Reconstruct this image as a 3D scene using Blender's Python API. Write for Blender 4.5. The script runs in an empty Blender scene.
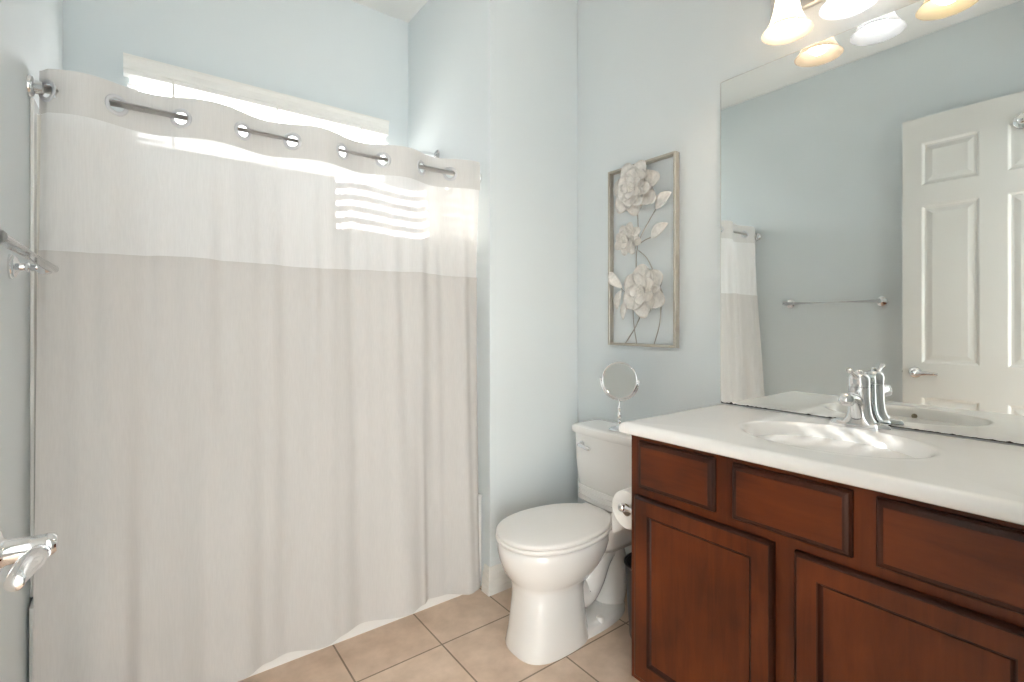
import bpy, bmesh, math, random
from mathutils import Vector, Matrix
random.seed(7)
S = bpy.context.scene
COL = S.collection
PI = math.pi

# ------------------------------------------------------------------ camera, sky, sun, exposure
CAM_Z = 1.22
F_PX = 493.0
cam_d = bpy.data.cameras.new('camera')
cam_d.sensor_width = 36.0
cam_d.lens = F_PX * 36.0 / 1024.0
cam_d.shift_y = -19.0 / 1024.0
cam_d.clip_start = 0.02
cam = bpy.data.objects.new('camera', cam_d)
cam.location = (0, 0, CAM_Z)
cam.rotation_euler = (PI / 2, 0, -math.atan2(0.6, 0.8))
COL.objects.link(cam)
S.camera = cam

world = bpy.data.worlds.new('sky')
S.world = world
world.use_nodes = True
bg = world.node_tree.nodes['Background']
bg.inputs['Color'].default_value = (0.98, 0.98, 1.0, 1)
bg.inputs['Strength'].default_value = 4.8

sun_d = bpy.data.lights.new('sun', 'SUN')
sun_d.energy = 46.0
sun_d.angle = math.radians(0.53)
sun_d.color = (1.0, 0.97, 0.92)
sun = bpy.data.objects.new('sun', sun_d)
sun.location = (-2, 5, 4)
sun.rotation_euler = Vector((0.535, -0.76, -0.452)).to_track_quat('-Z', 'Y').to_euler()
COL.objects.link(sun)

S.view_settings.view_transform = 'Standard'
S.view_settings.look = 'None'
S.view_settings.gamma = 1.0
S.view_settings.use_curve_mapping = False
S.view_settings.exposure = 0.05
S.cycles.max_bounces = 14
S.cycles.diffuse_bounces = 8
S.cycles.glossy_bounces = 6
S.cycles.transmission_bounces = 8
S.cycles.transparent_max_bounces = 12
S.cycles.sample_clamp_indirect = 6.0
S.cycles.caustics_reflective = False
S.cycles.caustics_refractive = False
S.cycles.use_denoising = True

# ------------------------------------------------------------------ geometry of the room
XR = 1.80      # wall with the mirror
XL = -0.257     # wall with the towel bar
YW = 1.833     # wing wall face beside the toilet
XW = 1.251     # end of the tub alcove
YB = 2.688     # wall with the window
YF = 0.07      # wall with the doorway
ZC = 2.98

# ------------------------------------------------------------------ materials
MATS = {}
def pmat(name, col, rough=0.5, metal=0.0, noise=None, bump=None, coat=0.0, spec=0.5):
    m = bpy.data.materials.new(name); m.use_nodes = True
    nt = m.node_tree; b = nt.nodes['Principled BSDF']
    b.inputs['Base Color'].default_value = (*col, 1)
    b.inputs['Roughness'].default_value = rough
    b.inputs['Metallic'].default_value = metal
    b.inputs['Coat Weight'].default_value = coat
    b.inputs['Coat Roughness'].default_value = 0.08
    b.inputs['Specular IOR Level'].default_value = spec
    tc = nt.nodes.new('ShaderNodeTexCoord')
    if noise:
        scale, amt = noise
        n = nt.nodes.new('ShaderNodeTexNoise'); n.inputs['Scale'].default_value = scale
        n.inputs['Detail'].default_value = 4
        nt.links.new(tc.outputs['Object'], n.inputs['Vector'])
        r = nt.nodes.new('ShaderNodeValToRGB')
        r.color_ramp.elements[0].position = 0.3; r.color_ramp.elements[1].position = 0.7
        r.color_ramp.elements[0].color = (*[max(0, c * (1 - amt)) for c in col], 1)
        r.color_ramp.elements[1].color = (*[min(1, c * (1 + amt)) for c in col], 1)
        nt.links.new(n.outputs['Fac'], r.inputs['Fac'])
        nt.links.new(r.outputs['Color'], b.inputs['Base Color'])
    if bump:
        scale, st = bump
        n2 = nt.nodes.new('ShaderNodeTexNoise'); n2.inputs['Scale'].default_value = scale
        n2.inputs['Detail'].default_value = 3
        nt.links.new(tc.outputs['Object'], n2.inputs['Vector'])
        bp = nt.nodes.new('ShaderNodeBump'); bp.inputs['Strength'].default_value = st
        bp.inputs['Distance'].default_value = 0.002
        nt.links.new(n2.outputs['Fac'], bp.inputs['Height'])
        nt.links.new(bp.outputs['Normal'], b.inputs['Normal'])
    MATS[name] = m
    return m

WALL = pmat('pale_blue_paint', (0.699, 0.750, 0.772), 0.55, noise=(1.5, 0.012), bump=(90, 0.12))
CEIL = pmat('white_ceiling_paint', (0.80, 0.80, 0.79), 0.7, noise=(2, 0.01), bump=(60, 0.15))
TRIM = pmat('white_trim_paint', (0.80, 0.79, 0.76), 0.35, noise=(6, 0.01))
DOORP = pmat('white_door_paint', (0.76, 0.75, 0.72), 0.38, noise=(5, 0.01))
CHROME = pmat('chrome', (0.82, 0.82, 0.83), 0.09, 1.0, noise=(12, 0.01))
NICKEL = pmat('brushed_nickel', (0.68, 0.66, 0.64), 0.30, 1.0, noise=(14, 0.03))
PORC = pmat('white_porcelain', (0.81, 0.80, 0.785), 0.12, noise=(3, 0.01), coat=0.4)
SEATP = pmat('white_seat_plastic', (0.83, 0.81, 0.79), 0.28, noise=(3, 0.01))
COUNT = pmat('cultured_marble', (0.88, 0.88, 0.875), 0.2, noise=(9, 0.012), coat=0.3)
TUBW = pmat('white_tub_enamel', (0.82, 0.81, 0.79), 0.2, noise=(3, 0.01))
BLIND = pmat('white_blind', (0.86, 0.85, 0.82), 0.45, noise=(8, 0.01))
ARTF = pmat('champagne_metal', (0.50, 0.47, 0.41), 0.42, 0.6, noise=(20, 0.08))
ARTP = pmat('whitewashed_metal', (0.74, 0.72, 0.69), 0.6, 0.1, noise=(55, 0.12), bump=(120, 0.4))
ARTS = pmat('grey_wire', (0.42, 0.40, 0.37), 0.5, 0.5, noise=(30, 0.08))
STAM = pmat('pale_bead_metal', (0.72, 0.70, 0.66), 0.5, 0.0, noise=(60, 0.05))
BLACK = pmat('black_plastic', (0.018, 0.018, 0.02), 0.35, noise=(10, 0.1))
DARK = pmat('dark_edge', (0.03, 0.028, 0.025), 0.6, noise=(40, 0.3))
PAPER = pmat('toilet_paper', (0.86, 0.85, 0.83), 0.9, noise=(40, 0.02), bump=(150, 0.3))
CARD = pmat('cardboard', (0.40, 0.31, 0.22), 0.8, noise=(30, 0.05))
GROM = pmat('white_ring_plastic', (0.58, 0.58, 0.60), 0.3, noise=(10, 0.01))
DRAIN = pmat('bronze_overflow', (0.16, 0.14, 0.10), 0.35, 0.8, noise=(30, 0.1))

def mirror_mat():
    m = bpy.data.materials.new('mirror_silver'); m.use_nodes = True
    nt = m.node_tree; b = nt.nodes['Principled BSDF']
    b.inputs['Metallic'].default_value = 1; b.inputs['Roughness'].default_value = 0.0
    tc = nt.nodes.new('ShaderNodeTexCoord'); n = nt.nodes.new('ShaderNodeTexNoise')
    n.inputs['Scale'].default_value = 3
    r = nt.nodes.new('ShaderNodeValToRGB')
    r.color_ramp.elements[0].color = (0.86, 0.885, 0.87, 1); r.color_ramp.elements[1].color = (0.87, 0.895, 0.88, 1)
    nt.links.new(tc.outputs['Object'], n.inputs['Vector']); nt.links.new(n.outputs['Fac'], r.inputs['Fac'])
    nt.links.new(r.outputs['Color'], b.inputs['Base Color'])
    return m
MIRR = mirror_mat()

def wood_mat(name, c1, c2, rough=0.36, axis='z'):
    m = bpy.data.materials.new(name); m.use_nodes = True
    nt = m.node_tree; b = nt.nodes['Principled BSDF']
    tc = nt.nodes.new('ShaderNodeTexCoord'); mp = nt.nodes.new('ShaderNodeMapping')
    mp.inputs['Scale'].default_value = (14, 14, 1.6) if axis == 'z' else (14, 1.6, 14)
    n = nt.nodes.new('ShaderNodeTexNoise'); n.inputs['Scale'].default_value = 2.2; n.inputs['Detail'].default_value = 7
    n.inputs['Roughness'].default_value = 0.62; n.inputs['Distortion'].default_value = 0.6
    n2 = nt.nodes.new('ShaderNodeTexNoise'); n2.inputs['Scale'].default_value = 5.0; n2.inputs['Detail'].default_value = 2
    mx = nt.nodes.new('ShaderNodeMix'); mx.data_type = 'FLOAT'; mx.inputs['Factor'].default_value = 0.55
    r = nt.nodes.new('ShaderNodeValToRGB')
    r.color_ramp.elements[0].position = 0.32; r.color_ramp.elements[1].position = 0.68
    r.color_ramp.elements[0].color = (*c1, 1); r.color_ramp.elements[1].color = (*c2, 1)
    L = nt.links.new
    L(tc.outputs['Object'], mp.inputs['Vector']); L(mp.outputs['Vector'], n.inputs['Vector'])
    L(tc.outputs['Object'], n2.inputs['Vector'])
    L(n.outputs['Fac'], mx.inputs['A']); L(n2.outputs['Fac'], mx.inputs['B'])
    L(mx.outputs['Result'], r.inputs['Fac']); L(r.outputs['Color'], b.inputs['Base Color'])
    b.inputs['Roughness'].default_value = rough
    b.inputs['Coat Weight'].default_value = 0.0; b.inputs['Specular IOR Level'].default_value = 0.32
    return m
WOODV = wood_mat('cherry_upright_grain', (0.044, 0.0092, 0.0026), (0.162, 0.0345, 0.0078))
WOODH = wood_mat('cherry_level_grain', (0.044, 0.0092, 0.0026), (0.162, 0.0345, 0.0078), axis='y')
GLAZE = wood_mat('dark_glazed_moulding', (0.014, 0.0045, 0.003), (0.060, 0.015, 0.006), 0.42)

def tile_mat():
    m = bpy.data.materials.new('beige_floor_tile'); m.use_nodes = True
    nt = m.node_tree; b = nt.nodes['Principled BSDF']; L = nt.links.new
    tc = nt.nodes.new('ShaderNodeTexCoord'); mp = nt.nodes.new('ShaderNodeMapping')
    mp.inputs['Location'].default_value = (-0.577 + 0.33 * 10, -1.651 + 0.33 * 10, 0)
    br = nt.nodes.new('ShaderNodeTexBrick'); br.offset = 0.0; br.squash = 1.0
    br.inputs['Scale'].default_value = 1.0; br.inputs['Brick Width'].default_value = 0.33
    br.inputs['Row Height'].default_value = 0.33; br.inputs['Mortar Size'].default_value = 0.0032
    br.inputs['Mortar Smooth'].default_value = 0.1; br.inputs['Bias'].default_value = 0.0
    br.inputs['Color1'].default_value = (0.67, 0.505, 0.385, 1)
    br.inputs['Color2'].default_value = (0.73, 0.565, 0.44, 1)
    br.inputs['Mortar'].default_value = (0.27, 0.195, 0.135, 1)
    n = nt.nodes.new('ShaderNodeTexNoise'); n.inputs['Scale'].default_value = 9; n.inputs['Detail'].default_value = 8
    n.inputs['Roughness'].default_value = 0.6
    r = nt.nodes.new('ShaderNodeValToRGB')
    r.color_ramp.elements[0].position = 0.3; r.color_ramp.elements[1].position = 0.72
    r.color_ramp.elements[0].color = (0.80, 0.77, 0.74, 1); r.color_ramp.elements[1].color = (1.08, 1.1, 1.12, 1)
    mx = nt.nodes.new('ShaderNodeMix'); mx.data_type = 'RGBA'; mx.blend_type = 'MULTIPLY'; mx.inputs['Factor'].default_value = 1.0
    L(tc.outputs['Object'], mp.inputs['Vector']); L(mp.outputs['Vector'], br.inputs['Vector'])
    L(tc.outputs['Object'], n.inputs['Vector']); L(n.outputs['Fac'], r.inputs['Fac'])
    L(br.outputs['Color'], mx.inputs['A']); L(r.outputs['Color'], mx.inputs['B'])
    L(mx.outputs['Result'], b.inputs['Base Color'])
    b.inputs['Roughness'].default_value = 0.32
    bp = nt.nodes.new('ShaderNodeBump'); bp.inputs['Strength'].default_value = 0.5; bp.inputs['Distance'].default_value = 0.002
    bp.invert = True
    L(br.outputs['Fac'], bp.inputs['Height']); L(bp.outputs['Normal'], b.inputs['Normal'])
    return m
TILE = tile_mat()

def cloth_mat(name, col, trans, clear=0.0, weave=420.0, bump=0.25):
    """woven cloth: diffuse + translucent, and a share of open weave (clear)"""
    m = bpy.data.materials.new(name); m.use_nodes = True
    nt = m.node_tree; L = nt.links.new
    for n in list(nt.nodes):
        if n.type == 'BSDF_PRINCIPLED': nt.nodes.remove(n)
    out = [n for n in nt.nodes if n.type == 'OUTPUT_MATERIAL'][0]
    tc = nt.nodes.new('ShaderNodeTexCoord'); mp = nt.nodes.new('ShaderNodeMapping')
    mp.inputs['Scale'].default_value = (weave, weave, weave * 0.05)
    nz = nt.nodes.new('ShaderNodeTexNoise'); nz.inputs['Scale'].default_value = 1.0; nz.inputs['Detail'].default_value = 2
    r = nt.nodes.new('ShaderNodeValToRGB')
    r.color_ramp.elements[0].color = (*[c * 0.98 for c in col], 1); r.color_ramp.elements[1].color = (*[min(1, c * 1.02) for c in col], 1)
    r.color_ramp.elements[0].position = 0.35; r.color_ramp.elements[1].position = 0.65
    L(tc.outputs['Object'], mp.inputs['Vector']); L(mp.outputs['Vector'], nz.inputs['Vector']); L(nz.outputs['Fac'], r.inputs['Fac'])
    d = nt.nodes.new('ShaderNodeBsdfDiffuse'); t = nt.nodes.new('ShaderNodeBsdfTranslucent')
    L(r.outputs['Color'], d.inputs['Color']); L(r.outputs['Color'], t.inputs['Color'])
    mx = nt.nodes.new('ShaderNodeMixShader'); mx.inputs['Fac'].default_value = trans
    L(d.outputs[0], mx.inputs[1]); L(t.outputs[0], mx.inputs[2])
    last = mx
    if bump:
        bp = nt.nodes.new('ShaderNodeBump'); bp.inputs['Strength'].default_value = bump; bp.inputs['Distance'].default_value = 0.001
        L(nz.outputs['Fac'], bp.inputs['Height']); L(bp.outputs['Normal'], d.inputs['Normal'])
    if clear > 0:
        tr = nt.nodes.new('ShaderNodeBsdfTransparent')
        m2 = nt.nodes.new('ShaderNodeMixShader'); m2.inputs['Fac'].default_value = clear
        L(mx.outputs[0], m2.inputs[1]); L(tr.outputs[0], m2.inputs[2]); last = m2
    L(last.outputs[0], out.inputs['Surface'])
    return m
SHEER = cloth_mat('sheer_voile', (0.90, 0.895, 0.90), 0.42, 0.11, 300, 0.04)
LINEN = cloth_mat('white_linen_cloth', (0.655, 0.635, 0.620), 0.25, 0.0, 300, 0.06)
HEADM = cloth_mat('header_cloth', (0.665, 0.652, 0.638), 0.10, 0.0, 300)
LINERM = cloth_mat('liner_cloth', (0.80, 0.78, 0.74), 0.3, 0.0, 200, 0.05)

def glass_mat():
    m = bpy.data.materials.new('window_glass'); m.use_nodes = True
    nt = m.node_tree; L = nt.links.new
    for n in list(nt.nodes):
        if n.type == 'BSDF_PRINCIPLED': nt.nodes.remove(n)
    out = [n for n in nt.nodes if n.type == 'OUTPUT_MATERIAL'][0]
    tr = nt.nodes.new('ShaderNodeBsdfTransparent'); g = nt.nodes.new('ShaderNodeBsdfGlossy'); g.inputs['Roughness'].default_value = 0.02
    mx = nt.nodes.new('ShaderNodeMixShader'); mx.inputs['Fac'].default_value = 0.06
    L(tr.outputs[0], mx.inputs[1]); L(g.outputs[0], mx.inputs[2]); L(mx.outputs[0], out.inputs['Surface'])
    return m
GLASS = glass_mat()

def shade_mat(name, col):
    m = bpy.data.materials.new(name); m.use_nodes = True
    nt = m.node_tree; L = nt.links.new
    for n in list(nt.nodes):
        if n.type == 'BSDF_PRINCIPLED': nt.nodes.remove(n)
    out = [n for n in nt.nodes if n.type == 'OUTPUT_MATERIAL'][0]
    tc = nt.nodes.new('ShaderNodeTexCoord'); nz = nt.nodes.new('ShaderNodeTexNoise'); nz.inputs['Scale'].default_value = 14
    r = nt.nodes.new('ShaderNodeValToRGB')
    r.color_ramp.elements[0].color = (*[c * 0.93 for c in col], 1); r.color_ramp.elements[1].color = (*col, 1)
    L(tc.outputs['Object'], nz.inputs['Vector']); L(nz.outputs['Fac'], r.inputs['Fac'])
    d = nt.nodes.new('ShaderNodeBsdfDiffuse'); t = nt.nodes.new('ShaderNodeBsdfTranslucent')
    L(r.outputs['Color'], d.inputs['Color']); L(r.outputs['Color'], t.inputs['Color'])
    mx = nt.nodes.new('ShaderNodeMixShader'); mx.inputs['Fac'].default_value = 0.5
    g = nt.nodes.new('ShaderNodeBsdfGlossy'); g.inputs['Roughness'].default_value = 0.15
    m2 = nt.nodes.new('ShaderNodeMixShader'); m2.inputs['Fac'].default_value = 0.06
    L(d.outputs[0], mx.inputs[1]); L(t.outputs[0], mx.inputs[2])
    L(mx.outputs[0], m2.inputs[1]); L(g.outputs[0], m2.inputs[2]); L(m2.outputs[0], out.inputs['Surface'])
    return m
SHADE = shade_mat('alabaster_glass', (0.27, 0.26, 0.25))

def bulb_mat(name, col, strength):
    m = bpy.data.materials.new(name); m.use_nodes = True
    b = m.node_tree.nodes['Principled BSDF']
    b.inputs['Base Color'].default_value = (0.9, 0.9, 0.9, 1)
    b.inputs['Emission Color'].default_value = (*col, 1)
    b.inputs['Emission Strength'].default_value = strength
    return m
BULBW = bulb_mat('warm_bulb', (1.0, 0.75, 0.50), 150)
BULBC = bulb_mat('cool_bulb', (0.92, 0.95, 1.0), 190)
BULBY = bulb_mat('amber_bulb', (1.0, 0.76, 0.42), 150)

# ------------------------------------------------------------------ mesh helpers
def add_box(bm, x0, x1, y0, y1, z0, z1, bev=0.0, seg=2):
    vs = [bm.verts.new((x, y, z)) for x in (x0, x1) for y in (y0, y1) for z in (z0, z1)]
    fs = [(0, 1, 3, 2), (4, 6, 7, 5), (0, 4, 5, 1), (2, 3, 7, 6), (0, 2, 6, 4), (1, 5, 7, 3)]
    faces = [bm.faces.new([vs[i] for i in f]) for f in fs]
    if bev > 0:
        es = {e for f in faces for e in f.edges}
        bmesh.ops.bevel(bm, geom=list(es), offset=bev, segments=seg, affect='EDGES', profile=0.5)
    return bm

def add_loft(bm, rings, closed=True, cap0=True, cap1=True):
    """rings: lists of equal-length points"""
    R = [[bm.verts.new(p) for p in ring] for ring in rings]
    n = len(R[0])
    for a, b in zip(R[:-1], R[1:]):
        for i in range(n if closed else n - 1):
            j = (i + 1) % n
            bm.faces.new((a[i], a[j], b[j], b[i]))
    if closed and cap0: bm.faces.new(list(reversed(R[0])))
    if closed and cap1: bm.faces.new(R[-1])
    return R

def frame_of(d):
    d = Vector(d).normalized()
    up = Vector((0, 0, 1)) if abs(d.z) < 0.9 else Vector((1, 0, 0))
    u = d.cross(up).normalized(); v = u.cross(d).normalized()
    return d, u, v

def add_lathe(bm, org, axis, prof, n=28, cap=True):
    """prof: (radius, distance along axis)"""
    org = Vector(org); d, u, v = frame_of(axis)
    rings = []
    for r, h in prof:
        r = max(r, 1e-4)
        rings.append([org + d * h + (u * math.cos(2 * PI * i / n) + v * math.sin(2 * PI * i / n)) * r for i in range(n)])
    add_loft(bm, rings, True, cap, cap)

def add_tube(bm, pts, r, n=12, cap=True):
    pts = [Vector(p) for p in pts]
    rs = r if isinstance(r, (list, tuple)) else [r] * len(pts)
    rings = []; pu = None
    for i, p in enumerate(pts):
        a = pts[max(i - 1, 0)]; b = pts[min(i + 1, len(pts) - 1)]
        d = (b - a).normalized()
        if pu is None: _, u, v = frame_of(d)
        else:
            u = (pu - d * pu.dot(d)).normalized(); v = d.cross(u)
        pu = u
        rings.append([p + (u * math.cos(2 * PI * k / n) + v * math.sin(2 * PI * k / n)) * rs[i] for k in range(n)])
    add_loft(bm, rings, True, cap, cap)

def spline(pts, n=8):
    P = [Vector(p) for p in pts]; out = []
    for i in range(len(P) - 1):
        p0 = P[max(i - 1, 0)]; p1 = P[i]; p2 = P[i + 1]; p3 = P[min(i + 2, len(P) - 1)]
        for k in range(n):
            t = k / n
            out.append(0.5 * ((2 * p1) + (p2 - p0) * t + (2 * p0 - 5 * p1 + 4 * p2 - p3) * t * t + (3 * p1 - p0 - 3 * p2 + p3) * t ** 3))
    out.append(P[-1]); return out

def interp(tab, x):
    """smooth table lookup"""
    if x <= tab[0][0]: return tab[0][1]
    for (a, va), (b, vb) in zip(tab[:-1], tab[1:]):
        if x <= b:
            t = (x - a) / (b - a); t = t * t * (3 - 2 * t)
            return va + (vb - va) * t
    return tab[-1][1]

def add_torus(bm, c, axis, R, r, n=28, k=10, flat=1.0):
    c = Vector(c); d, u, v = frame_of(axis)
    ring = []
    for i in range(n):
        a = 2 * PI * i / n; e = u * math.cos(a) + v * math.sin(a)
        ring.append([bm.verts.new(c + e * (R + r * math.cos(2 * PI * j / k)) + d * (r * flat * math.sin(2 * PI * j / k))) for j in range(k)])
    for i in range(n):
        for j in range(k):
            bm.faces.new((ring[i][j], ring[(i + 1) % n][j], ring[(i + 1) % n][(j + 1) % k], ring[i][(j + 1) % k]))

def add_sphere(bm, c, r, sc=(1, 1, 1), n=20, m=12):
    mat = Matrix.Translation(c) @ Matrix.Diagonal((*[r * s for s in sc], 1))
    bmesh.ops.create_uvsphere(bm, u_segments=n, v_segments=m, radius=1, matrix=mat)

def add_sweep(bm, path, prof):
    """path: xy polyline whose left side is the room; prof: (out, z) closed outline"""
    P = [Vector((p[0], p[1], 0)) for p in path]
    rings = []
    for i, p in enumerate(P):
        def nrm(a, b):
            d = (b - a).normalized(); return Vector((-d.y, d.x, 0))
        if i == 0: off = nrm(P[0], P[1])
        elif i == len(P) - 1: off = nrm(P[-2], P[-1])
        else:
            n1, n2 = nrm(P[i - 1], p), nrm(p, P[i + 1]); off = (n1 + n2) / (1 + n1.dot(n2))
        rings.append([p + off * o + Vector((0, 0, z)) for o, z in prof])
    add_loft(bm, rings, True, True, True)

ROOT = {}
def new_obj(name, bm, mat, parent=None, smooth=None):
    if parent is not None:
        bmesh.ops.translate(bm, verts=bm.verts, vec=-ROOT[parent.name])
    bmesh.ops.recalc_face_normals(bm, faces=bm.faces)
    me = bpy.data.meshes.new(name); bm.to_mesh(me); bm.free()
    if mat: me.materials.append(mat)
    o = bpy.data.objects.new(name, me); COL.objects.link(o)
    if smooth:
        for p in me.polygons: p.use_smooth = True
        if smooth is not True: me.set_sharp_from_angle(angle=math.radians(smooth))
    if parent is not None:
        o.parent = parent; ROOT[o.name] = ROOT[parent.name]
    else: ROOT[o.name] = Vector((0, 0, 0))
    return o

def thing(name, label, cat, loc, group=None):
    o = bpy.data.objects.new(name, None); COL.objects.link(o)
    o.empty_display_size = 0.05; o.location = loc
    o['label'] = label; o['category'] = cat
    if group: o['group'] = group
    ROOT[o.name] = Vector(loc)
    return o

def struct(name, bm, mat, parent=None, smooth=None):
    o = new_obj(name, bm, mat, parent, smooth)
    if parent is None: o['kind'] = 'structure'
    return o

B = bmesh.new

# ------------------------------------------------------------------ the room shell
T = 0.12
struct('floor', add_box(B(), -1.7, 2.6, -1.32, YB + T, -0.06, 0.0), TILE)
struct('ceiling', add_box(B(), XL - T, XR + T, YF - T, YB + T, ZC, ZC + 0.08), CEIL)
struct('wall_left', add_box(B(), XL - T, XL, YF - T, YB + T, 0, ZC), WALL)
struct('wall_right', add_box(B(), XR, XR + T, YF - T, YB + T, 0, ZC), WALL)
struct('wall_wing', add_box(B(), XW, XR, YW, YB, 0, ZC, 0.004), WALL)
WX0, WX1, WZ0, WZ1 = -0.045, 1.105, 1.99, 2.335
bm = B()
add_box(bm, XL, XR, YB, YB + T, 0, WZ0); add_box(bm, XL, XR, YB, YB + T, WZ1, ZC)
add_box(bm, XL, WX0, YB, YB + T, WZ0, WZ1); add_box(bm, WX1, XR, YB, YB + T, WZ0, WZ1)
struct('wall_back', bm, WALL)
DX0, DX1, DZ = -0.19, 0.64, 2.47
bm = B()
add_box(bm, XL, DX0, YF - T, YF, 0, ZC); add_box(bm, DX1, XR, YF - T, YF, 0, ZC); add_box(bm, DX0, DX1, YF - T, YF, DZ, ZC)
struct('wall_front', bm, WALL)
# unseen hall outside the doorway, added for fill light, open at one end
struct('wall_fill_hall', add_box(B(), -1.7, 2.6, -1.32, -1.20, 0, ZC), WALL)
struct('wall_fill_hall_end', add_box(B(), -1.82, -1.70, -1.32, YF - T, 0, ZC), WALL)
struct('ceiling_fill_hall', add_box(B(), -1.7, 2.6, -1.32, YF - T, 2.62, 2.70), CEIL)

BASEP = [(0, 0), (0.020, 0), (0.020, 0.030), (0.017, 0.034), (0.017, 0.062), (0.0135, 0.068), (0.0135, 0.090), (0.009, 0.098), (0.008, 0.110), (0.004, 0.118), (0, 0.118)]
bm = B(); add_sweep(bm, [(XW, 1.872), (XW, YW), (XR, YW)][::-1], BASEP); struct('baseboard_wing', bm, TRIM)
bm = B(); add_sweep(bm, [(XR, 1.03), (XR, YW - 0.02)], BASEP); struct('baseboard_right', bm, TRIM)
bm = B(); add_sweep(bm, [(XL, 1.872), (XL, YF)], BASEP); struct('baseboard_left', bm, TRIM)

# window in the recess
w = struct('window_1', add_box(B(), WX0, WX1, YB + 0.075, YB + 0.079, WZ0, WZ1), GLASS)
ROOT[w.name] = Vector((0, 0, 0))
bm = B()
for a in ((WX0, WX1, WZ0, WZ0 + 0.03), (WX0, WX1, WZ1 - 0.03, WZ1), (WX0, WX0 + 0.03, WZ0, WZ1), (WX1 - 0.03, WX1, WZ0, WZ1),
          ((WX0 + WX1) / 2 - 0.016, (WX0 + WX1) / 2 + 0.016, WZ0, WZ1)):
    add_box(bm, a[0], a[1], YB + 0.062, YB + 0.095, a[2], a[3], 0.003, 1)
new_obj('window_frame', bm, TRIM, w)

# blind on the window
bl = thing('window_blind', 'white slatted window blind with moulded valance high above the shower curtain', 'window blind', ((WX0 + WX1) / 2, YB - 0.03, WZ0))
bm = B()
VP = [(0, 0), (-0.050, 0), (-0.054, 0.012), (-0.052, 0.020), (-0.056, 0.030), (-0.056, 0.050), (-0.060, 0.058), (-0.066, 0.066), (-0.066, 0.074), (0, 0.074)]
rings = [[(x, YB - 0.001 + o, 2.272 + z) for o, z in VP] for x in (-0.064, 1.108)]
add_loft(bm, rings); new_obj('valance', bm, BLIND, bl)
nsl = 7; SY = YB - 0.030
for k in range(nsl):
    z = 2.272 - 0.044 * k
    bm = B(); rings = []
    ta = math.radians(5)
    for x in (-0.052, 1.11):
        ring = []
        for s in range(7):
            q = -0.025 + 0.05 * s / 6; c = 0.0025 * (1 - (q / 0.025) ** 2)
            ring.append((x, SY + q * math.cos(ta) - c * math.sin(ta), z + q * math.sin(ta) + c * math.cos(ta) + 0.0013))
        for s in range(6, -1, -1):
            q = -0.025 + 0.05 * s / 6; c = 0.0025 * (1 - (q / 0.025) ** 2)
            ring.append((x, SY + q * math.cos(ta) - c * math.sin(ta), z + q * math.sin(ta) + c * math.cos(ta) - 0.0013))
        rings.append(ring)
    add_loft(bm, rings); new_obj('slat', bm, BLIND, bl, 40)
new_obj('bottom_rail', add_box(B(), -0.052, 1.11, SY - 0.026, SY + 0.026, 1.968, 1.984, 0.004), BLIND, bl)
for x in (0.11, 0.53, 0.95):
    bm = B()
    add_box(bm, x - 0.004, x + 0.004, SY - 0.0285, SY - 0.0275, 1.98, 2.30)
    add_box(bm, x - 0.004, x + 0.004, SY + 0.0275, SY + 0.0285, 1.98, 2.30)
    new_obj('ladder_tape', bm, BLIND, bl)

# door swung open against the left wall
DFX = -0.16; DY0, DY1, DH = 0.175, 0.987, 2.449
def panel_door():
    bm = B()
    ys = [DY0, DY0 + 0.093, DY0 + 0.35, DY0 + 0.462, DY0 + 0.719, DY1]
    zs = [0.012, 0.235, 0.772, 0.973, 1.918, 2.040, 2.294, DH]
    pan_r = {1, 3, 5}; pan_c = {1, 3}
    for side, xf in ((1, DFX), (-1, DFX - 0.035)):
        for r in range(7):
            for c in range(5):
                y0, y1, z0, z1 = ys[c], ys[c + 1], zs[r], zs[r + 1]
                def rect(ins, dep):
                    x = xf - side * dep
                    return [(x, y0 + ins, z0 + ins), (x, y1 - ins, z0 + ins), (x, y1 - ins, z1 - ins), (x, y0 + ins, z1 - ins)]
                if r in pan_r and c in pan_c:
                    add_loft(bm, [rect(0, 0), rect(0.006, 0.003), rect(0.013, 0.009), rect(0.024, 0.010), rect(0.05, 0.003), rect(0.054, 0.003)], True, False, True)
                else:
                    bm.faces.new([bm.verts.new(p) for p in rect(0, 0)])
    xa, xb = DFX - 0.035, DFX
    for q in ([(xa, DY0, zs[0]), (xb, DY0, zs[0]), (xb, DY0, DH), (xa, DY0, DH)], [(xa, DY1, zs[0]), (xb, DY1, zs[0]), (xb, DY1, DH), (xa, DY1, DH)],
              [(xa, DY0, DH), (xb, DY0, DH), (xb, DY1, DH), (xa, DY1, DH)], [(xa, DY0, zs[0]), (xb, DY0, zs[0]), (xb, DY1, zs[0]), (xa, DY1, zs[0])]):
        bm.faces.new([bm.verts.new(p) for p in q])
    bmesh.ops.remove_doubles(bm, verts=bm.verts, dist=1e-5)
    return bm
door = struct('door_1', panel_door(), DOORP)
HY, HZ = 0.923, 0.915
bm = B()
add_lathe(bm, (DFX, HY, HZ), (1, 0, 0), [(0.033, 0), (0.033, 0.004), (0.030, 0.009), (0.020, 0.012), (0.0165, 0.016), (0.0150, 0.04), (0.0147, 0.052), (0.0155, 0.056), (0.0145, 0.062), (0.011, 0.066), (0.004, 0.067)])
dh = new_obj('door_handle', bm, CHROME, door, 40)
bm = B()
add_tube(bm, spline([(DFX + 0.050, HY, HZ - 0.004), (DFX + 0.050, HY - 0.018, HZ - 0.004), (DFX + 0.047, HY - 0.045, HZ - 0.002), (DFX + 0.043, HY - 0.075, HZ), (DFX + 0.040, HY - 0.108, HZ - 0.002)], 5),
         [0.0105] * 4 + [0.0090 + 0.0045 * math.sin(PI * (i / 16) ** 0.8) for i in range(16)] + [0.0085], 16)
lv = new_obj('lever', bm, CHROME, dh, 40)
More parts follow.
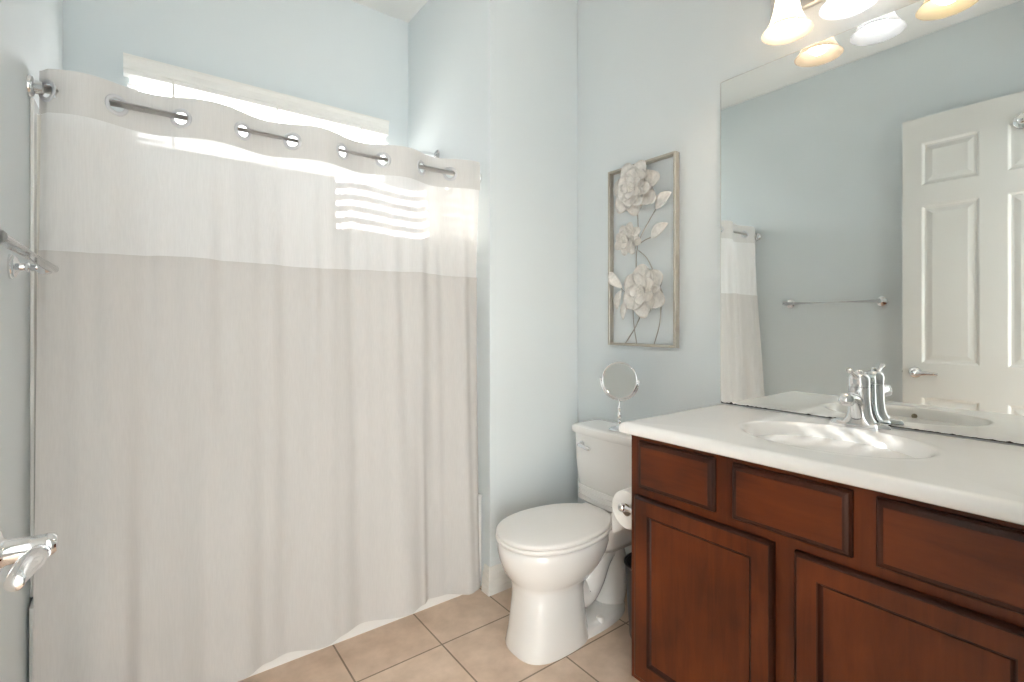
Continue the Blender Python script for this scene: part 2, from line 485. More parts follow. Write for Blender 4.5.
bm = B(); add_lathe(bm, (DFX + 0.040, HY - 0.108, HZ - 0.002), (-0.14, -1, -0.05), [(0.0085, -0.002), (0.0095, 0.002), (0.006, 0.005), (0.001, 0.006)], 16); add_lathe(bm, (DFX + 0.050, HY - 0.017, HZ - 0.004), (0, 1, 0), [(0.0115, -0.003), (0.0115, 0.003)], 16)
new_obj('lever_collar', bm, CHROME, dh, 40)
bm = B(); add_box(bm, DFX - 0.024, DFX - 0.010, DY1, DY1 + 0.002, HZ - 0.028, HZ + 0.028); add_box(bm, DFX - 0.022, DFX - 0.012, DY1, DY1 + 0.008, HZ - 0.008, HZ + 0.008, 0.002, 1)
new_obj('latch', bm, CHROME, door)
bm = B(); add_lathe(bm, (DFX, 0.462, 2.292), (1, 0, 0), [(0.043, 0), (0.043, 0.004), (0.037, 0.008), (0.024, 0.010), (0.016, 0.013), (0.013, 0.02), (0.016, 0.026), (0.026, 0.033), (0.028, 0.042), (0.021, 0.052), (0.004, 0.057)])
new_obj('robe_hook', bm, CHROME, door, 50)
for z in (0.25, 1.22, 2.2):
    bm = B(); add_lathe(bm, (DFX - 0.006, DY0 - 0.005, z - 0.045), (0, 0, 1), [(0.007, 0), (0.007, 0.09)], 12); new_obj('hinge', bm, CHROME, door, 40)

# ------------------------------------------------------------------ bathtub, surround
YT = 1.885
tub = thing('bathtub', 'white alcove bathtub with plain apron behind the shower curtain', 'bathtub', ((XL + XW) / 2, (YT + YB) / 2, 0))
bm = B()
def rrect(x0, x1, y0, y1, r, z, n=6):
    pts = []
    for cx, cy, a0 in ((x1 - r, y1 - r, 0), (x0 + r, y1 - r, PI / 2), (x0 + r, y0 + r, PI), (x1 - r, y0 + r, 3 * PI / 2)):
        for k in range(n + 1):
            a = a0 + PI / 2 * k / n; pts.append((cx + r * math.cos(a), cy + r * math.sin(a), z))
    return pts
X0, X1, Y1 = XL + 0.006, XW - 0.006, YB - 0.006
rings = [rrect(X0, X1, YT + 0.012, Y1, 0.006, 0.0), rrect(X0, X1, YT + 0.010, Y1, 0.006, 0.07), rrect(X0, X1, YT + 0.004, Y1, 0.006, 0.10), rrect(X0, X1, YT + 0.004, Y1, 0.006, 0.40),
         rrect(X0, X1, YT, Y1, 0.008, 0.415), rrect(X0, X1, YT, Y1, 0.008, 0.428), rrect(X0 + 0.006, X1 - 0.006, YT + 0.006, Y1 - 0.006, 0.01, 0.434),
         rrect(X0 + 0.07, X1 - 0.07, YT + 0.075, Y1 - 0.06, 0.16, 0.434), rrect(X0 + 0.08, X1 - 0.08, YT + 0.085, Y1 - 0.07, 0.16, 0.42),
         rrect(X0 + 0.13, X1 - 0.13, YT + 0.12, Y1 - 0.10, 0.16, 0.15), rrect(X0 + 0.18, X1 - 0.18, YT + 0.16, Y1 - 0.14, 0.14, 0.09)]
add_loft(bm, rings); new_obj('tub_shell', bm, TUBW, tub, 40)
bm = B(); add_lathe(bm, (X1 - 0.10, 2.30, 0.36), (-1, 0, 0.15), [(0.032, -0.02), (0.032, 0.004), (0.026, 0.009), (0.004, 0.010)]); new_obj('overflow_plate', bm, CHROME, tub, 40)
sr = thing('tub_surround', 'white shower surround panels lining the tub alcove behind the curtain', 'shower surround', ((XL + XW) / 2, YB - 0.02, 0.434))
new_obj('surround_panel', add_box(B(), XL + 0.012, XW - 0.012, YB - 0.010, YB - 0.002, 0.4345, 1.90, 0.002, 1), TUBW, sr)
new_obj('surround_panel', add_box(B(), XW - 0.010, XW - 0.001, 1.945, YB - 0.011, 0.4345, 1.86, 0.002, 1), TUBW, sr)
new_obj('surround_panel', add_box(B(), XL + 0.001, XL + 0.010, 1.945, YB - 0.011, 0.4345, 1.86, 0.002, 1), TUBW, sr)

sh = thing('shower_fixture', 'chrome shower head on a curved arm above the curtain header', 'shower', (XW, 2.33, 2.10))
bm = B(); add_lathe(bm, (XW, 2.33, 2.10), (-1, 0, 0), [(0.032, 0), (0.032, 0.003), (0.026, 0.009), (0.014, 0.014), (0.011, 0.016)]); new_obj('flange', bm, CHROME, sh, 40)
bm = B(); add_tube(bm, spline([(XW - 0.008, 2.33, 2.10), (XW - 0.06, 2.33, 2.103), (XW - 0.115, 2.33, 2.09), (XW - 0.15, 2.33, 2.055), (XW - 0.165, 2.33, 2.03)], 6), 0.0095, 14); new_obj('arm', bm, CHROME, sh, True)
bm = B(); add_lathe(bm, (XW - 0.160, 2.33, 2.036), (-0.5, 0, -0.86), [(0.013, 0), (0.015, 0.01), (0.012, 0.02), (0.022, 0.035), (0.036, 0.06), (0.036, 0.07), (0.03, 0.073), (0.004, 0.073)]); new_obj('spray_head', bm, CHROME, sh, 40)

# ------------------------------------------------------------------ curtain rod and shower curtain
RY, RZ, RR = 1.93, 1.887, 0.0125
rod = thing('curtain_rod', 'brushed metal shower curtain rod threaded through the white curtain rings', 'curtain rod', ((XL + XW) / 2, RY, RZ))
bm = B(); add_tube(bm, [(XL + 0.012, RY, RZ), (XW - 0.012, RY, RZ)], RR, 20); new_obj('rod', bm, NICKEL, rod, 40)
for x, d in ((XL, 1), (XW, -1)):
    bm = B(); add_lathe(bm, (x, RY, RZ), (d, 0, 0), [(0.030, 0), (0.030, 0.005), (0.027, 0.010), (0.019, 0.013), (0.018, 0.030), (0.0145, 0.033)]); new_obj('flange', bm, CHROME, rod, 40)

def rod_x(u):
    d = u - 512.0; return RY * (0.6 * F_PX + 0.8 * d) / (0.8 * F_PX - 0.6 * d)
GX = [rod_x(u) for u in (47, 117, 181, 243, 292.5, 342.5, 383, 421.5, 450)]
CX0, CX1 = -0.238, 1.236
KN = [(CX0 - 0.03)] + GX + [CX1 + 0.10]
def wave_top(x):
    """distance in front (-) of / behind (+) the rod along the header"""
    for i in range(len(KN) - 1):
        if x <= KN[i + 1]:
            L_ = KN[i + 1] - KN[i]; t = (x - KN[i]) / L_
            sgn = 1 if i % 2 == 0 else -1
            amp = min(0.046, 0.17 * L_) if sgn < 0 else min(0.034, 0.16 * L_)
            if i == 0: amp = 0.030
            return sgn * amp * math.sin(PI * t)
    return 0
HEMT = [(-0.26, 1.812), (-0.19, 1.838), (-0.11, 1.800), (-0.045, 1.818), (0.0, 1.866), (0.09, 1.868), (0.17, 1.83), (0.266, 1.806), (0.34, 1.847), (0.41, 1.868), (0.539, 1.815),
        (0.594, 1.832), (0.68, 1.862), (0.849, 1.795), (0.928, 1.833), (0.964, 1.868), (1.04, 1.864), (1.148, 1.79), (1.20, 1.80), (1.26, 1.83)]
def smooth_hem(x):
    return sum(interp(HEMT, x + k * 0.006) for k in range(-1, 2)) / 3
HZ0, HZ1 = RZ - 0.066, RZ + 0.060       # header band
SEAM = 1.418
def fold_mid(x):
    return 0.010 * math.sin(x * 31 + 0.6) + 0.007 * math.sin(x * 57 + 1.9) + 0.004 * math.sin(x * 97)
def curtain_y(x, z):
    if z >= HZ0 - 0.0001: return RY + wave_top(x)
    t = (HZ0 - z) / HZ0                       # 0 under the header, 1 at the floor
    w_top = math.exp(-t * 3.2)
    w_hem = t ** 1.6
    base = RY + (1.838 - RY) * t
    y = base + wave_top(x) * w_top * (1 - t) + (smooth_hem(x) - 1.838) * w_hem + fold_mid(x) * min(1, t * 5) * (1 - t) * 0.9
    if z < 0.46: y = min(y, YT - 0.008 + max(0, z - 0.40) * 0.1)
    return y
def hem_z(x):
    return 0.058 + 0.006 * math.sin(x * 9.0 + 1.0) + 0.003 * math.sin(x * 23)

cur = thing('shower_curtain', 'white shower curtain with a sheer top panel, ringed header and linen lower panel', 'shower curtain', ((XL + XW) / 2, 1.84, 0.04))
def sheet(x0, x1, nx, zfun0, zfun1, nz, skip=None, dy=0.0, edge=None):
    bm = B(); G = []
    for i in range(nx + 1):
        x = x0 + (x1 - x0) * i / nx; col = []
        za, zb = zfun0(x), zfun1(x)
        for j in range(nz + 1):
            z = za + (zb - za) * j / nz
            tt = max(0.0, (HZ0 - z) / HZ0)
            xe = min(1, max(0, (x - 0.98) / (CX1 - 0.98)))
            col.append((x - 0.046 * tt * xe * xe, curtain_y(x, z) + dy, z))
        G.append(col)
    V = [[None] * (nz + 1) for _ in range(nx + 1)]
    def v(i, j):
        if V[i][j] is None: V[i][j] = bm.verts.new(G[i][j])
        return V[i][j]
    for i in range(nx):
        for j in range(nz):
            if skip:
                cx = (G[i][j][0] + G[i + 1][j][0]) / 2; cz = (G[i][j][2] + G[i][j + 1][2]) / 2
                if skip(cx, cz): continue
            bm.faces.new((v(i, j), v(i + 1, j), v(i + 1, j + 1), v(i, j + 1)))
    return bm
GZ = RZ - 0.004
GR = 0.021
def in_hole(x, z):
    return any((x - g) ** 2 + (z - GZ) ** 2 < (GR + 0.003) ** 2 for g in GX)
topz = lambda x: HZ1 + 0.003 * math.sin(x * 6 + 1)
head_o = new_obj('header_band', sheet(CX0, CX1, 500, lambda x: HZ0, topz, 40, in_hole), HEADM, cur, True)
head_o['label'] = 'opaque off white header band with ring holes'
seamz = lambda x: SEAM + 0.004 * math.sin(x * 8 + 0.7) + 0.002 * math.sin(x * 21)
sheer_o = new_obj('sheer_panel', sheet(CX0 + 0.004, CX1 - 0.004, 320, seamz, lambda x: HZ0 + 0.003, 24, dy=0.002), SHEER, cur, True)
sheer_o['label'] = 'sheer see-through top panel'
low_o = new_obj('lower_panel', sheet(CX0 + 0.002, CX1 - 0.002, 360, hem_z, lambda x: seamz(x) + 0.006, 70), LINEN, cur, True)
low_o['label'] = 'opaque white linen lower panel'
# stitched hem along the bottom and the seam
def strip(zc, h, dy):
    return sheet(CX0 + 0.002, CX1 - 0.002, 360, lambda x: zc(x), lambda x: zc(x) + h, 2, dy=dy)
new_obj('seam_band', strip(lambda x: seamz(x) - 0.008, 0.015, -0.0022), LINEN, cur, True)
new_obj('bottom_hem', strip(lambda x: hem_z(x), 0.025, -0.002), LINEN, cur, True)
for g in GX:
    e = 0.004; sl = (wave_top(g + e) - wave_top(g - e)) / (2 * e)
    bm = B(); add_torus(bm, (g, RY + wave_top(g), GZ), Vector((-sl, 1, 0)), GR + 0.0048, 0.0066, 32, 10, 0.45)
    new_obj('curtain_ring', bm, GROM, cur, True)
# liner edge on the tub side, showing at the left wall
bm = B(); G = []
for i in range(61):
    x = XL + 0.012 + 0.20 * i / 60
    yo = 1.972 + 0.006 * math.sin(i * 0.9) + 0.004 * math.sin(i * 0.37)
    G.append([bm.verts.new((x, yo + 0.0 * k, z)) for k, z in enumerate([0.46, 0.9, 1.4, 1.80, 1.825])])
for a, b_ in zip(G[:-1], G[1:]):
    for k in range(4): bm.faces.new((a[k], b_[k], b_[k + 1], a[k + 1]))
new_obj('liner', bm, LINERM, cur, True)['label'] = 'cream inner liner hanging inside the tub'

bm = B(); G = []  # second liner, added to keep sun through the sheer off the right wall
for i in range(91):
    x = 0.965 + (XW - 0.014 - 0.965) * i / 90
    yo = 1.978 + 0.007 * math.sin(i * 0.55) + 0.004 * math.sin(i * 0.21)
    G.append([bm.verts.new((x + 0.02 * (1.8 - z) * (1 - i / 90), yo, z)) for k, z in enumerate([0.46, 0.9, 1.4, 1.80, 1.825])])
for a, b_ in zip(G[:-1], G[1:]):
    for k in range(4): bm.faces.new((a[k], b_[k], b_[k + 1], a[k + 1]))
new_obj('liner', bm, LINERM, cur, True)['label'] = 'cream inner liner added at the alcove end to block sun'

# ------------------------------------------------------------------ towel bar
tb = thing('towel_bar', 'chrome towel bar on the left wall between door and shower curtain', 'towel bar', (XL, 1.40, 1.355))
TBX = XL + 0.075
TBZ = 1.355
bm = B(); add_tube(bm, [(TBX, 1.105, TBZ), (TBX, 1.705, TBZ)], 0.0115, 18); new_obj('bar', bm, CHROME, tb, 40)
for y in (1.12, 1.685):
    bm = B(); add_lathe(bm, (XL, y, TBZ), (1, 0, 0), [(0.030, 0), (0.030, 0.004), (0.026, 0.006), (0.027, 0.010), (0.018, 0.014), (0.010, 0.018), (0.009, 0.026), (0.013, 0.029), (0.013, 0.033), (0.009, 0.036), (0.0085, 0.046), (0.013, 0.050), (0.016, 0.058), (0.0165, 0.066), (0.014, 0.074), (0.007, 0.079), (0.001, 0.080)])
    new_obj('post', bm, CHROME, tb, 45)

# ------------------------------------------------------------------ vanity: cabinet, top, mirror
VX = 1.238; VY0, VY1 = 0.085, 1.022
cab = thing('vanity_cabinet', 'dark cherry wood vanity cabinet with drawer fronts and recessed panel doors', 'vanity cabinet', (1.5, 0.55, 0))
bm = B()
add_box(bm, VX, VX + 0.019, VY0, VY1, 0.10, 0.8705, 0.002, 1)
add_box(bm, VX + 0.0185, XR - 0.004, VY0, VY0 + 0.016, 0.10, 0.8705); add_box(bm, VX + 0.0185, XR - 0.004, VY1 - 0.016, VY1, 0.10, 0.8705)
add_box(bm, VX + 0.0185, XR - 0.004, VY0 + 0.0155, VY1 - 0.0155, 0.10, 0.118); add_box(bm, XR - 0.010, XR - 0.004, VY0 + 0.0155, VY1 - 0.0155, 0.1175, 0.8705)
new_obj('carcass', bm, WOODV, cab)
new_obj('toe_kick', add_box(B(), VX + 0.065, XR - 0.004, VY0 + 0.004, VY1 - 0.004, 0.0, 0.0995), GLAZE, cab)
FT = 0.020
def slab_front(y0, y1, z0, z1):
    """drawer front with a stepped, bevelled border; two meshes: edge profile and field"""
    def rect(ins, x): return [(x, y0 + ins, z0 + ins), (x, y1 - ins, z0 + ins), (x, y1 - ins, z1 - ins), (x, y0 + ins, z1 - ins)]
    e = B(); add_loft(e, [rect(0, VX - 0.0005), rect(0, VX - 0.010), rect(0.003, VX - 0.013), rect(0.004, VX - 0.016), rect(0.012, VX - FT), rect(0.015, VX - FT)], True, True, False)
    f = B(); add_loft(f, [rect(0.0151, VX - FT + 0.003), rect(0.0151, VX - FT), rect(0.016, VX - FT - 0.0005)], True, True, True)
    return e, f
def door_front(y0, y1, z0, z1, fw=0.050):
    def rect(ins, x): return [(x, y0 + ins, z0 + ins), (x, y1 - ins, z0 + ins), (x, y1 - ins, z1 - ins), (x, y0 + ins, z1 - ins)]
    e = B(); add_loft(e, [rect(0, VX - 0.0005), rect(0, VX - 0.011), rect(0.002, VX - 0.015), rect(0.007, VX - FT), rect(0.009, VX - FT)], True, True, False)
    fr = B()
    for a in ((y0 + 0.009, y0 + fw, z0 + 0.009, z1 - 0.009), (y1 - fw, y1 - 0.009, z0 + 0.009, z1 - 0.009), (y0 + fw, y1 - fw, z0 + 0.009, z0 + fw), (y0 + fw, y1 - fw, z1 - fw, z1 - 0.009)):
        add_box(fr, VX - FT, VX - 0.004, a[0], a[1], a[2], a[3])
    md = B(); add_loft(md, [rect(fw - 0.001, VX - FT + 0.0005), rect(fw + 0.003, VX - FT + 0.001), rect(fw + 0.005, VX - FT + 0.006), rect(fw + 0.009, VX - FT + 0.0095), rect(fw + 0.012, VX - FT + 0.011)], True, False, False)
    pn = B(); add_box(pn, VX - FT + 0.0105, VX - 0.003, y0 + fw + 0.008, y1 - fw - 0.008, z0 + fw + 0.008, z1 - fw - 0.008)
    return e, fr, md, pn
for y0, y1, lab in ((0.732, 0.984, 'drawer front nearest the toilet'), (0.412, 0.682, 'middle drawer front below the basin'), (0.105, 0.368, 'drawer front farthest from the toilet')):
    e, f = slab_front(y0, y1, 0.709, 0.854)
    d = new_obj('drawer', f, WOODH, cab); d['label'] = lab
    new_obj('edge_moulding', e, GLAZE, d, 30)
for y0, y1, lab in ((0.577, 0.998, 'cabinet door nearest the toilet'), (0.108, 0.529, 'cabinet door farthest from the toilet')):
    e, fr, md, pn = door_front(y0, y1, 0.125, 0.683)
    d = new_obj('door', fr, WOODV, cab); d['label'] = lab
    new_obj('panel', pn, WOODV, d)
    new_obj('edge_moulding', e, GLAZE, d, 30)
    new_obj('inner_moulding', md, GLAZE, d, 30)

vt = thing('countertop', 'white cultured marble vanity top with an integral oval basin', 'countertop', (1.5, 0.55, 0.871))
CXF, CXB, CY0, CY1, CZ = 1.204, XR - 0.004, 0.076, 1.044, 0.906
SX, SYc, SA, SB = 1.497, 0.557, 0.172, 0.222
bm = B()
per = []
def seg(a, b_, n):
    for k in range(n): per.append((a[0] + (b_[0] - a[0]) * k / n, a[1] + (b_[1] - a[1]) * k / n))
seg((CXF, CY0), (CXB, CY0), 24); seg((CXB, CY0), (CXB, CY1), 40); seg((CXB, CY1), (CXF, CY1), 24); seg((CXF, CY1), (CXF, CY0), 40)
def shrink(p, d):
    x = min(max(p[0], CXF + d), CXB - d); y = min(max(p[1], CY0 + d), CY1 - d); return (x, y)
rings = []
for d, z in ((0.02, 0.871), (0.006, 0.871), (0.002, 0.874), (0.0, 0.878), (0.0, 0.888), (0.001, 0.893), (0.004, 0.899), (0.009, 0.9035), (0.016, 0.9055), (0.024, CZ)):
    rings.append([(*shrink(p, d), z) for p in per])
def ell(p, f, z, ox=0.0):
    a = math.atan2((p[1] - SYc), (p[0] - SX)); 
    r = 1 / math.sqrt((math.cos(a) / SA) ** 2 + (math.sin(a) / SB) ** 2)
    return (SX + ox + math.cos(a) * r * f, SYc + math.sin(a) * r * f, z)
for f, z in ((1.16, CZ), (1.10, CZ + 0.0005), (1.06, CZ + 0.0012), (1.03, CZ + 0.0005), (1.0, CZ - 0.003), (0.97, CZ - 0.010), (0.93, CZ - 0.025), (0.88, CZ - 0.05), (0.80, CZ - 0.085), (0.66, CZ - 0.115), (0.45, CZ - 0.132), (0.25, CZ - 0.138), (0.1, CZ - 0.140)):
    rings.append([ell(p, f, z) for p in per])
add_loft(bm, rings, True, True, True); new_obj('top_slab', bm, COUNT, vt, 50)
bm = B(); add_lathe(bm, (SX, SYc, CZ - 0.1385), (0, 0, 1), [(0.021, 0), (0.021, 0.002), (0.017, 0.004), (0.004, 0.005)]); new_obj('drain', bm, CHROME, vt, 40)
ofx = SX - SA * 0.925
bm = B(); add_lathe(bm, (ofx - 0.003, SYc, CZ - 0.030), (0.9, 0, 0.35), [(0.009, 0), (0.009, 0.004), (0.006, 0.0055), (0.001, 0.004)], 18); new_obj('overflow_hole', bm, DRAIN, vt, 40)

mr = thing('wall_mirror', 'large frameless wall mirror standing on the white vanity top', 'mirror', (XR, 0.56, CZ))
MX = XR - 0.006
new_obj('glass', add_box(B(), MX, XR - 0.0005, 0.078, 1.043, CZ + 0.001, 2.147), MIRR, mr)
bm = B()
random.seed(3)
ny = 120; A_ = []
for i in range(ny + 1):
    y = 0.079 + (1.041 - 0.079) * i / ny
    h = 0.0022 + (0.003 * max(0, random.random() - 0.55) / 0.45 if i % 2 else 0.0) + (0.004 if y > 0.97 and i % 5 == 0 else 0)
    A_.append((y, h))
R0 = [[(MX - 0.0006, y, CZ + 0.0008), (MX - 0.0001, y, CZ + 0.0008), (MX - 0.0001, y, CZ + 0.001 + h), (MX - 0.0006, y, CZ + 0.001 + h)] for y, h in A_]
add_loft(bm, R0); new_obj('blackened_edge', bm, DARK, mr)['label'] = 'blackened silvering along the bottom edge'
bm = B(); add_box(bm, MX - 0.0006, XR - 0.0004, 1.0428, 1.0442, CZ + 0.001, 2.148); add_box(bm, MX - 0.0006, XR - 0.0004, 0.078, 1.0442, 2.1468, 2.1482)
new_obj('polished_edge', bm, NICKEL, mr)

# ------------------------------------------------------------------ faucet
fx, fy = 1.735, 0.562
fa = thing('faucet', 'chrome single-lever basin faucet standing on the vanity top before the mirror', 'faucet', (fx, fy, CZ))
bm = B(); rings = []
for s, z in ((1.0, 0.0), (1.0, 0.006), (0.94, 0.012), (0.72, 0.016)):
    rings.append([(fx + 0.027 * s * math.cos(a) * (1 if abs(math.sin(a)) < 0.75 else 0.92), fy + 0.078 * s * math.sin(a), CZ + z) for a in [2 * PI * k / 40 for k in range(40)]])
add_loft(bm, rings); new_obj('base_plate', bm, CHROME, fa, 40)
bm = B()
rings = []
for z, a, b_, o in ((0.010, 0.027, 0.052, 0), (0.016, 0.0268, 0.043, 0), (0.026, 0.0265, 0.035, 0), (0.042, 0.026, 0.030, 0), (0.065, 0.026, 0.0275, -0.001), (0.09, 0.0265, 0.0265, -0.002), (0.118, 0.027, 0.026, -0.003)):
    rings.append([(fx + o + a * (abs(math.cos(t)) ** 0.75) * (1 if math.cos(t) > 0 else -1), fy + b_ * (abs(math.sin(t)) ** 0.75) * (1 if math.sin(t) > 0 else -1), CZ + z) for t in [2 * PI * k / 36 for k in range(36)]])
add_loft(bm, rings); new_obj('body', bm, CHROME, fa, 50)
bm = B(); add_tube(bm, spline([(fx - 0.010, fy, CZ + 0.070), (fx - 0.035, fy, CZ + 0.082), (fx - 0.062, fy, CZ + 0.091), (fx - 0.088, fy, CZ + 0.092), (fx - 0.104, fy, CZ + 0.088)], 6),
                   [0.020 - 0.004 * math.sin(i / 24 * PI) for i in range(25)], 18)
add_tube(bm, spline([(fx - 0.020, fy, CZ + 0.030), (fx - 0.030, fy, CZ + 0.050), (fx - 0.050, fy, CZ + 0.080)], 5), [0.016, 0.016, 0.0155, 0.015, 0.0145, 0.014, 0.0135, 0.013, 0.0125, 0.012, 0.011], 16)
new_obj('spout', bm, CHROME, fa, 60)
bm = B(); add_lathe(bm, (fx - 0.098, fy, CZ + 0.096), (-0.45, 0, -0.89), [(0.006, -0.012), (0.015, -0.008), (0.0195, 0.0), (0.0205, 0.009), (0.0195, 0.018), (0.0165, 0.022), (0.0155, 0.019), (0.002, 0.018)], 24); new_obj('aerator', bm, CHROME, fa, 50)
bm = B(); rings = []
for z, a, b_, o in ((0.1195, 0.027, 0.026, -0.003), (0.128, 0.0275, 0.0265, -0.003), (0.146, 0.028, 0.026, -0.004), (0.154, 0.024, 0.022, -0.004), (0.160, 0.013, 0.012, -0.004)):
    rings.append([(fx + o + a * (abs(math.cos(t)) ** 0.75) * (1 if math.cos(t) > 0 else -1), fy + b_ * (abs(math.sin(t)) ** 0.75) * (1 if math.sin(t) > 0 else -1), CZ + z) for t in [2 * PI * k / 36 for k in range(36)]])
add_loft(bm, rings); hd = new_obj('handle', bm, CHROME, fa, 50)
bm = B(); add_tube(bm, spline([(fx - 0.020, fy, CZ + 0.147), (fx - 0.042, fy, CZ + 0.157), (fx - 0.066, fy, CZ + 0.168), (fx - 0.080, fy, CZ + 0.173)], 5), [0.010 - 0.0005 * i if i < 8 else 0.006 + 0.0003 * (i - 8) for i in range(16)], 14); new_obj('lever', bm, CHROME, hd, True)
bm = B(); add_sphere(bm, (fx - 0.004, fy, CZ + 0.164), 0.0085, (1, 1, 0.8)); new_obj('cap', bm, CHROME, hd, True)
bm = B(); add_tube(bm, [(fx + 0.030, fy, CZ + 0.010), (fx + 0.030, fy, CZ + 0.118)], 0.0028, 10); add_sphere(bm, (fx + 0.030, fy, CZ + 0.125), 0.0065); new_obj('lift_rod', bm, CHROME, fa, True)

# ------------------------------------------------------------------ vanity light
vl = thing('vanity_light', 'three-lamp vanity light with bell glass shades above the mirror', 'wall light', (XR, 0.57, 2.33))
bm = B(); add_box(bm, XR - 0.022, XR - 0.001, 0.29, 0.85, 2.275, 2.385, 0.008, 3); new_obj('backplate', bm, NICKEL, vl, 40)
LX = 1.674
for y, bmat, lab in ((0.745, BULBW, 'lit shade with a warm bulb, nearest the toilet'), (0.570, BULBC, 'lit middle shade with a cool white bulb'), (0.395, BULBY, 'lit shade with an amber bulb, farthest from the toilet')):
    bm = B(); add_tube(bm, spline([(XR - 0.02, y, 2.34), (XR - 0.07, y, 2.375), (LX + 0.02, y, 2.37), (LX, y, 2.335), (LX, y, 2.31)], 6), 0.008, 12)
    add_lathe(bm, (LX, y, 2.285), (0, 0, 1), [(0.026, 0), (0.028, 0.006), (0.026, 0.03), (0.014, 0.038), (0.009, 0.04)], 20)
    new_obj('arm', bm, NICKEL, vl, 45)
    bm = B(); prof = [(0.0745, 2.160), (0.071, 2.164), (0.062, 2.176), (0.050, 2.196), (0.041, 2.222), (0.036, 2.250), (0.032, 2.272), (0.027, 2.284)]
    inner = [(r - 0.003, z + 0.001) for r, z in reversed(prof)]
    n = 40; rr = [[(LX + r * math.cos(2 * PI * i / n), y + r * math.sin(2 * PI * i / n), z) for i in range(n)] for r, z in prof]
    add_loft(bm, rr, True, False, True)
    s = new_obj('shade', bm, SHADE, vl, True); s['label'] = lab
    bm = B(); add_lathe(bm, (LX, y, 2.168), (0, 0, 1), [(0.002, 0), (0.016, 0.004), (0.026, 0.013), (0.029, 0.026), (0.025, 0.042), (0.016, 0.06), (0.013, 0.075), (0.013, 0.119)], 24); new_obj('bulb', bm, bmat, vl, True)

# ------------------------------------------------------------------ toilet
TC = 1.452
to = thing('toilet', 'white two-piece toilet with closed lid between wing wall and vanity', 'toilet', (1.4, TC, 0))
def egg(cx, af, ab, ry, z, n=44, pw=1.0, cy=TC):
    out = []
    for k in range(n):
        t = 2 * PI * k / n; c, s = math.cos(t), math.sin(t)
        cc = math.copysign(abs(c) ** pw, c); ss = math.copysign(abs(s) ** pw, s)
        out.append((cx - (af if c > 0 else ab) * cc, cy + ry * ss, z))
    return out
bm = B()
PC = TC - 0.012
rings = [egg(1.25, 0.160, 0.165, 0.119, 0.0, pw=0.70, cy=PC), egg(1.25, 0.162, 0.165, 0.121, 0.012, pw=0.70, cy=PC), egg(1.25, 0.150, 0.155, 0.113, 0.06, pw=0.68, cy=PC),
         egg(1.25, 0.140, 0.145, 0.106, 0.14, pw=0.68, cy=PC), egg(1.25, 0.136, 0.142, 0.106, 0.195, pw=0.72, cy=PC), egg(1.26, 0.142, 0.16, 0.110, 0.224, pw=0.80), egg(1.275, 0.168, 0.19, 0.132, 0.250, pw=0.92),
         egg(1.28, 0.200, 0.22, 0.157, 0.284, pw=0.97), egg(1.285, 0.222, 0.255, 0.169, 0.324), egg(1.285, 0.230, 0.27, 0.174, 0.357), egg(1.285, 0.230, 0.27, 0.174, 0.384), egg(1.285, 0.224, 0.265, 0.169, 0.392), egg(1.285, 0.20, 0.23, 0.15, 0.394)]
add_loft(bm, rings)
# tank shelf, trapway and foot grow out of the same casting
add_loft(bm, [rrect(1.48, 1.775, TC - 0.105, TC + 0.105, 0.05, 0.29), rrect(1.45, 1.785, TC - 0.13, TC + 0.13, 0.05, 0.33), rrect(1.45, 1.785, TC - 0.135, TC + 0.135, 0.05, 0.397)])
add_tube(bm, spline([(1.36, TC - 0.01, 0.17), (1.42, TC - 0.012, 0.13), (1.47, TC - 0.012, 0.17), (1.52, TC - 0.012, 0.255), (1.575, TC - 0.012, 0.275), (1.61, TC - 0.012, 0.20), (1.615, TC - 0.01, 0.10), (1.60, TC, 0.02)], 6), 0.068, 20)
add_tube(bm, spline([(1.30, TC, 0.27), (1.38, TC, 0.25), (1.46, TC, 0.29), (1.54, TC, 0.32)], 5), 0.085, 20)
foot = [egg(1.40, 0.24, 0.27, 0.112, 0.0, pw=0.8), egg(1.40, 0.24, 0.27, 0.112, 0.022, pw=0.8), egg(1.40, 0.235, 0.265, 0.106, 0.036, pw=0.8), egg(1.40, 0.22, 0.25, 0.09, 0.044, pw=0.85)]
add_loft(bm, foot)
new_obj('bowl', bm, PORC, to, 60)
for yy in (-0.094, 0.094):
    bm = B(); add_lathe(bm, (1.455, TC + yy, 0.030), (0, 0, 1), [(0.015, 0), (0.015, 0.016), (0.012, 0.021), (0.003, 0.023)], 18); new_obj('bolt_cap', bm, SEATP, to, 40)
def seat_loft(dz0, dz1, grow, cx=1.286):
    r = 0.006
    e = lambda g, z: egg(cx, 0.234 + g, 0.270 + g * 0.3, 0.177 + g, z, 56, 0.94)
    return [e(grow - 0.012, dz0), e(grow - 0.002, dz0 + 0.002), e(grow, dz0 + r), e(grow, dz1 - r), e(grow - 0.003, dz1 - 0.002), e(grow - 0.010, dz1)]
bm = B(); add_loft(bm, seat_loft(0.3975, 0.413, 0.002)); new_obj('seat', bm, SEATP, to, 50)
bm = B(); L_ = seat_loft(0.4142, 0.432, 0.0); L_.append(egg(1.286, 0.14, 0.15, 0.10, 0.4345, 56, 0.97)); L_.append(egg(1.286, 0.03, 0.03, 0.02, 0.4352, 56)); add_loft(bm, L_); new_obj('lid', bm, SEATP, to, 50)
for yy in (-0.075, 0.075): new_obj('seat_hinge', add_box(B(), 1.535, 1.570, TC + yy - 0.022, TC + yy + 0.022, 0.395, 0.425, 0.006, 2), SEATP, to, 40)
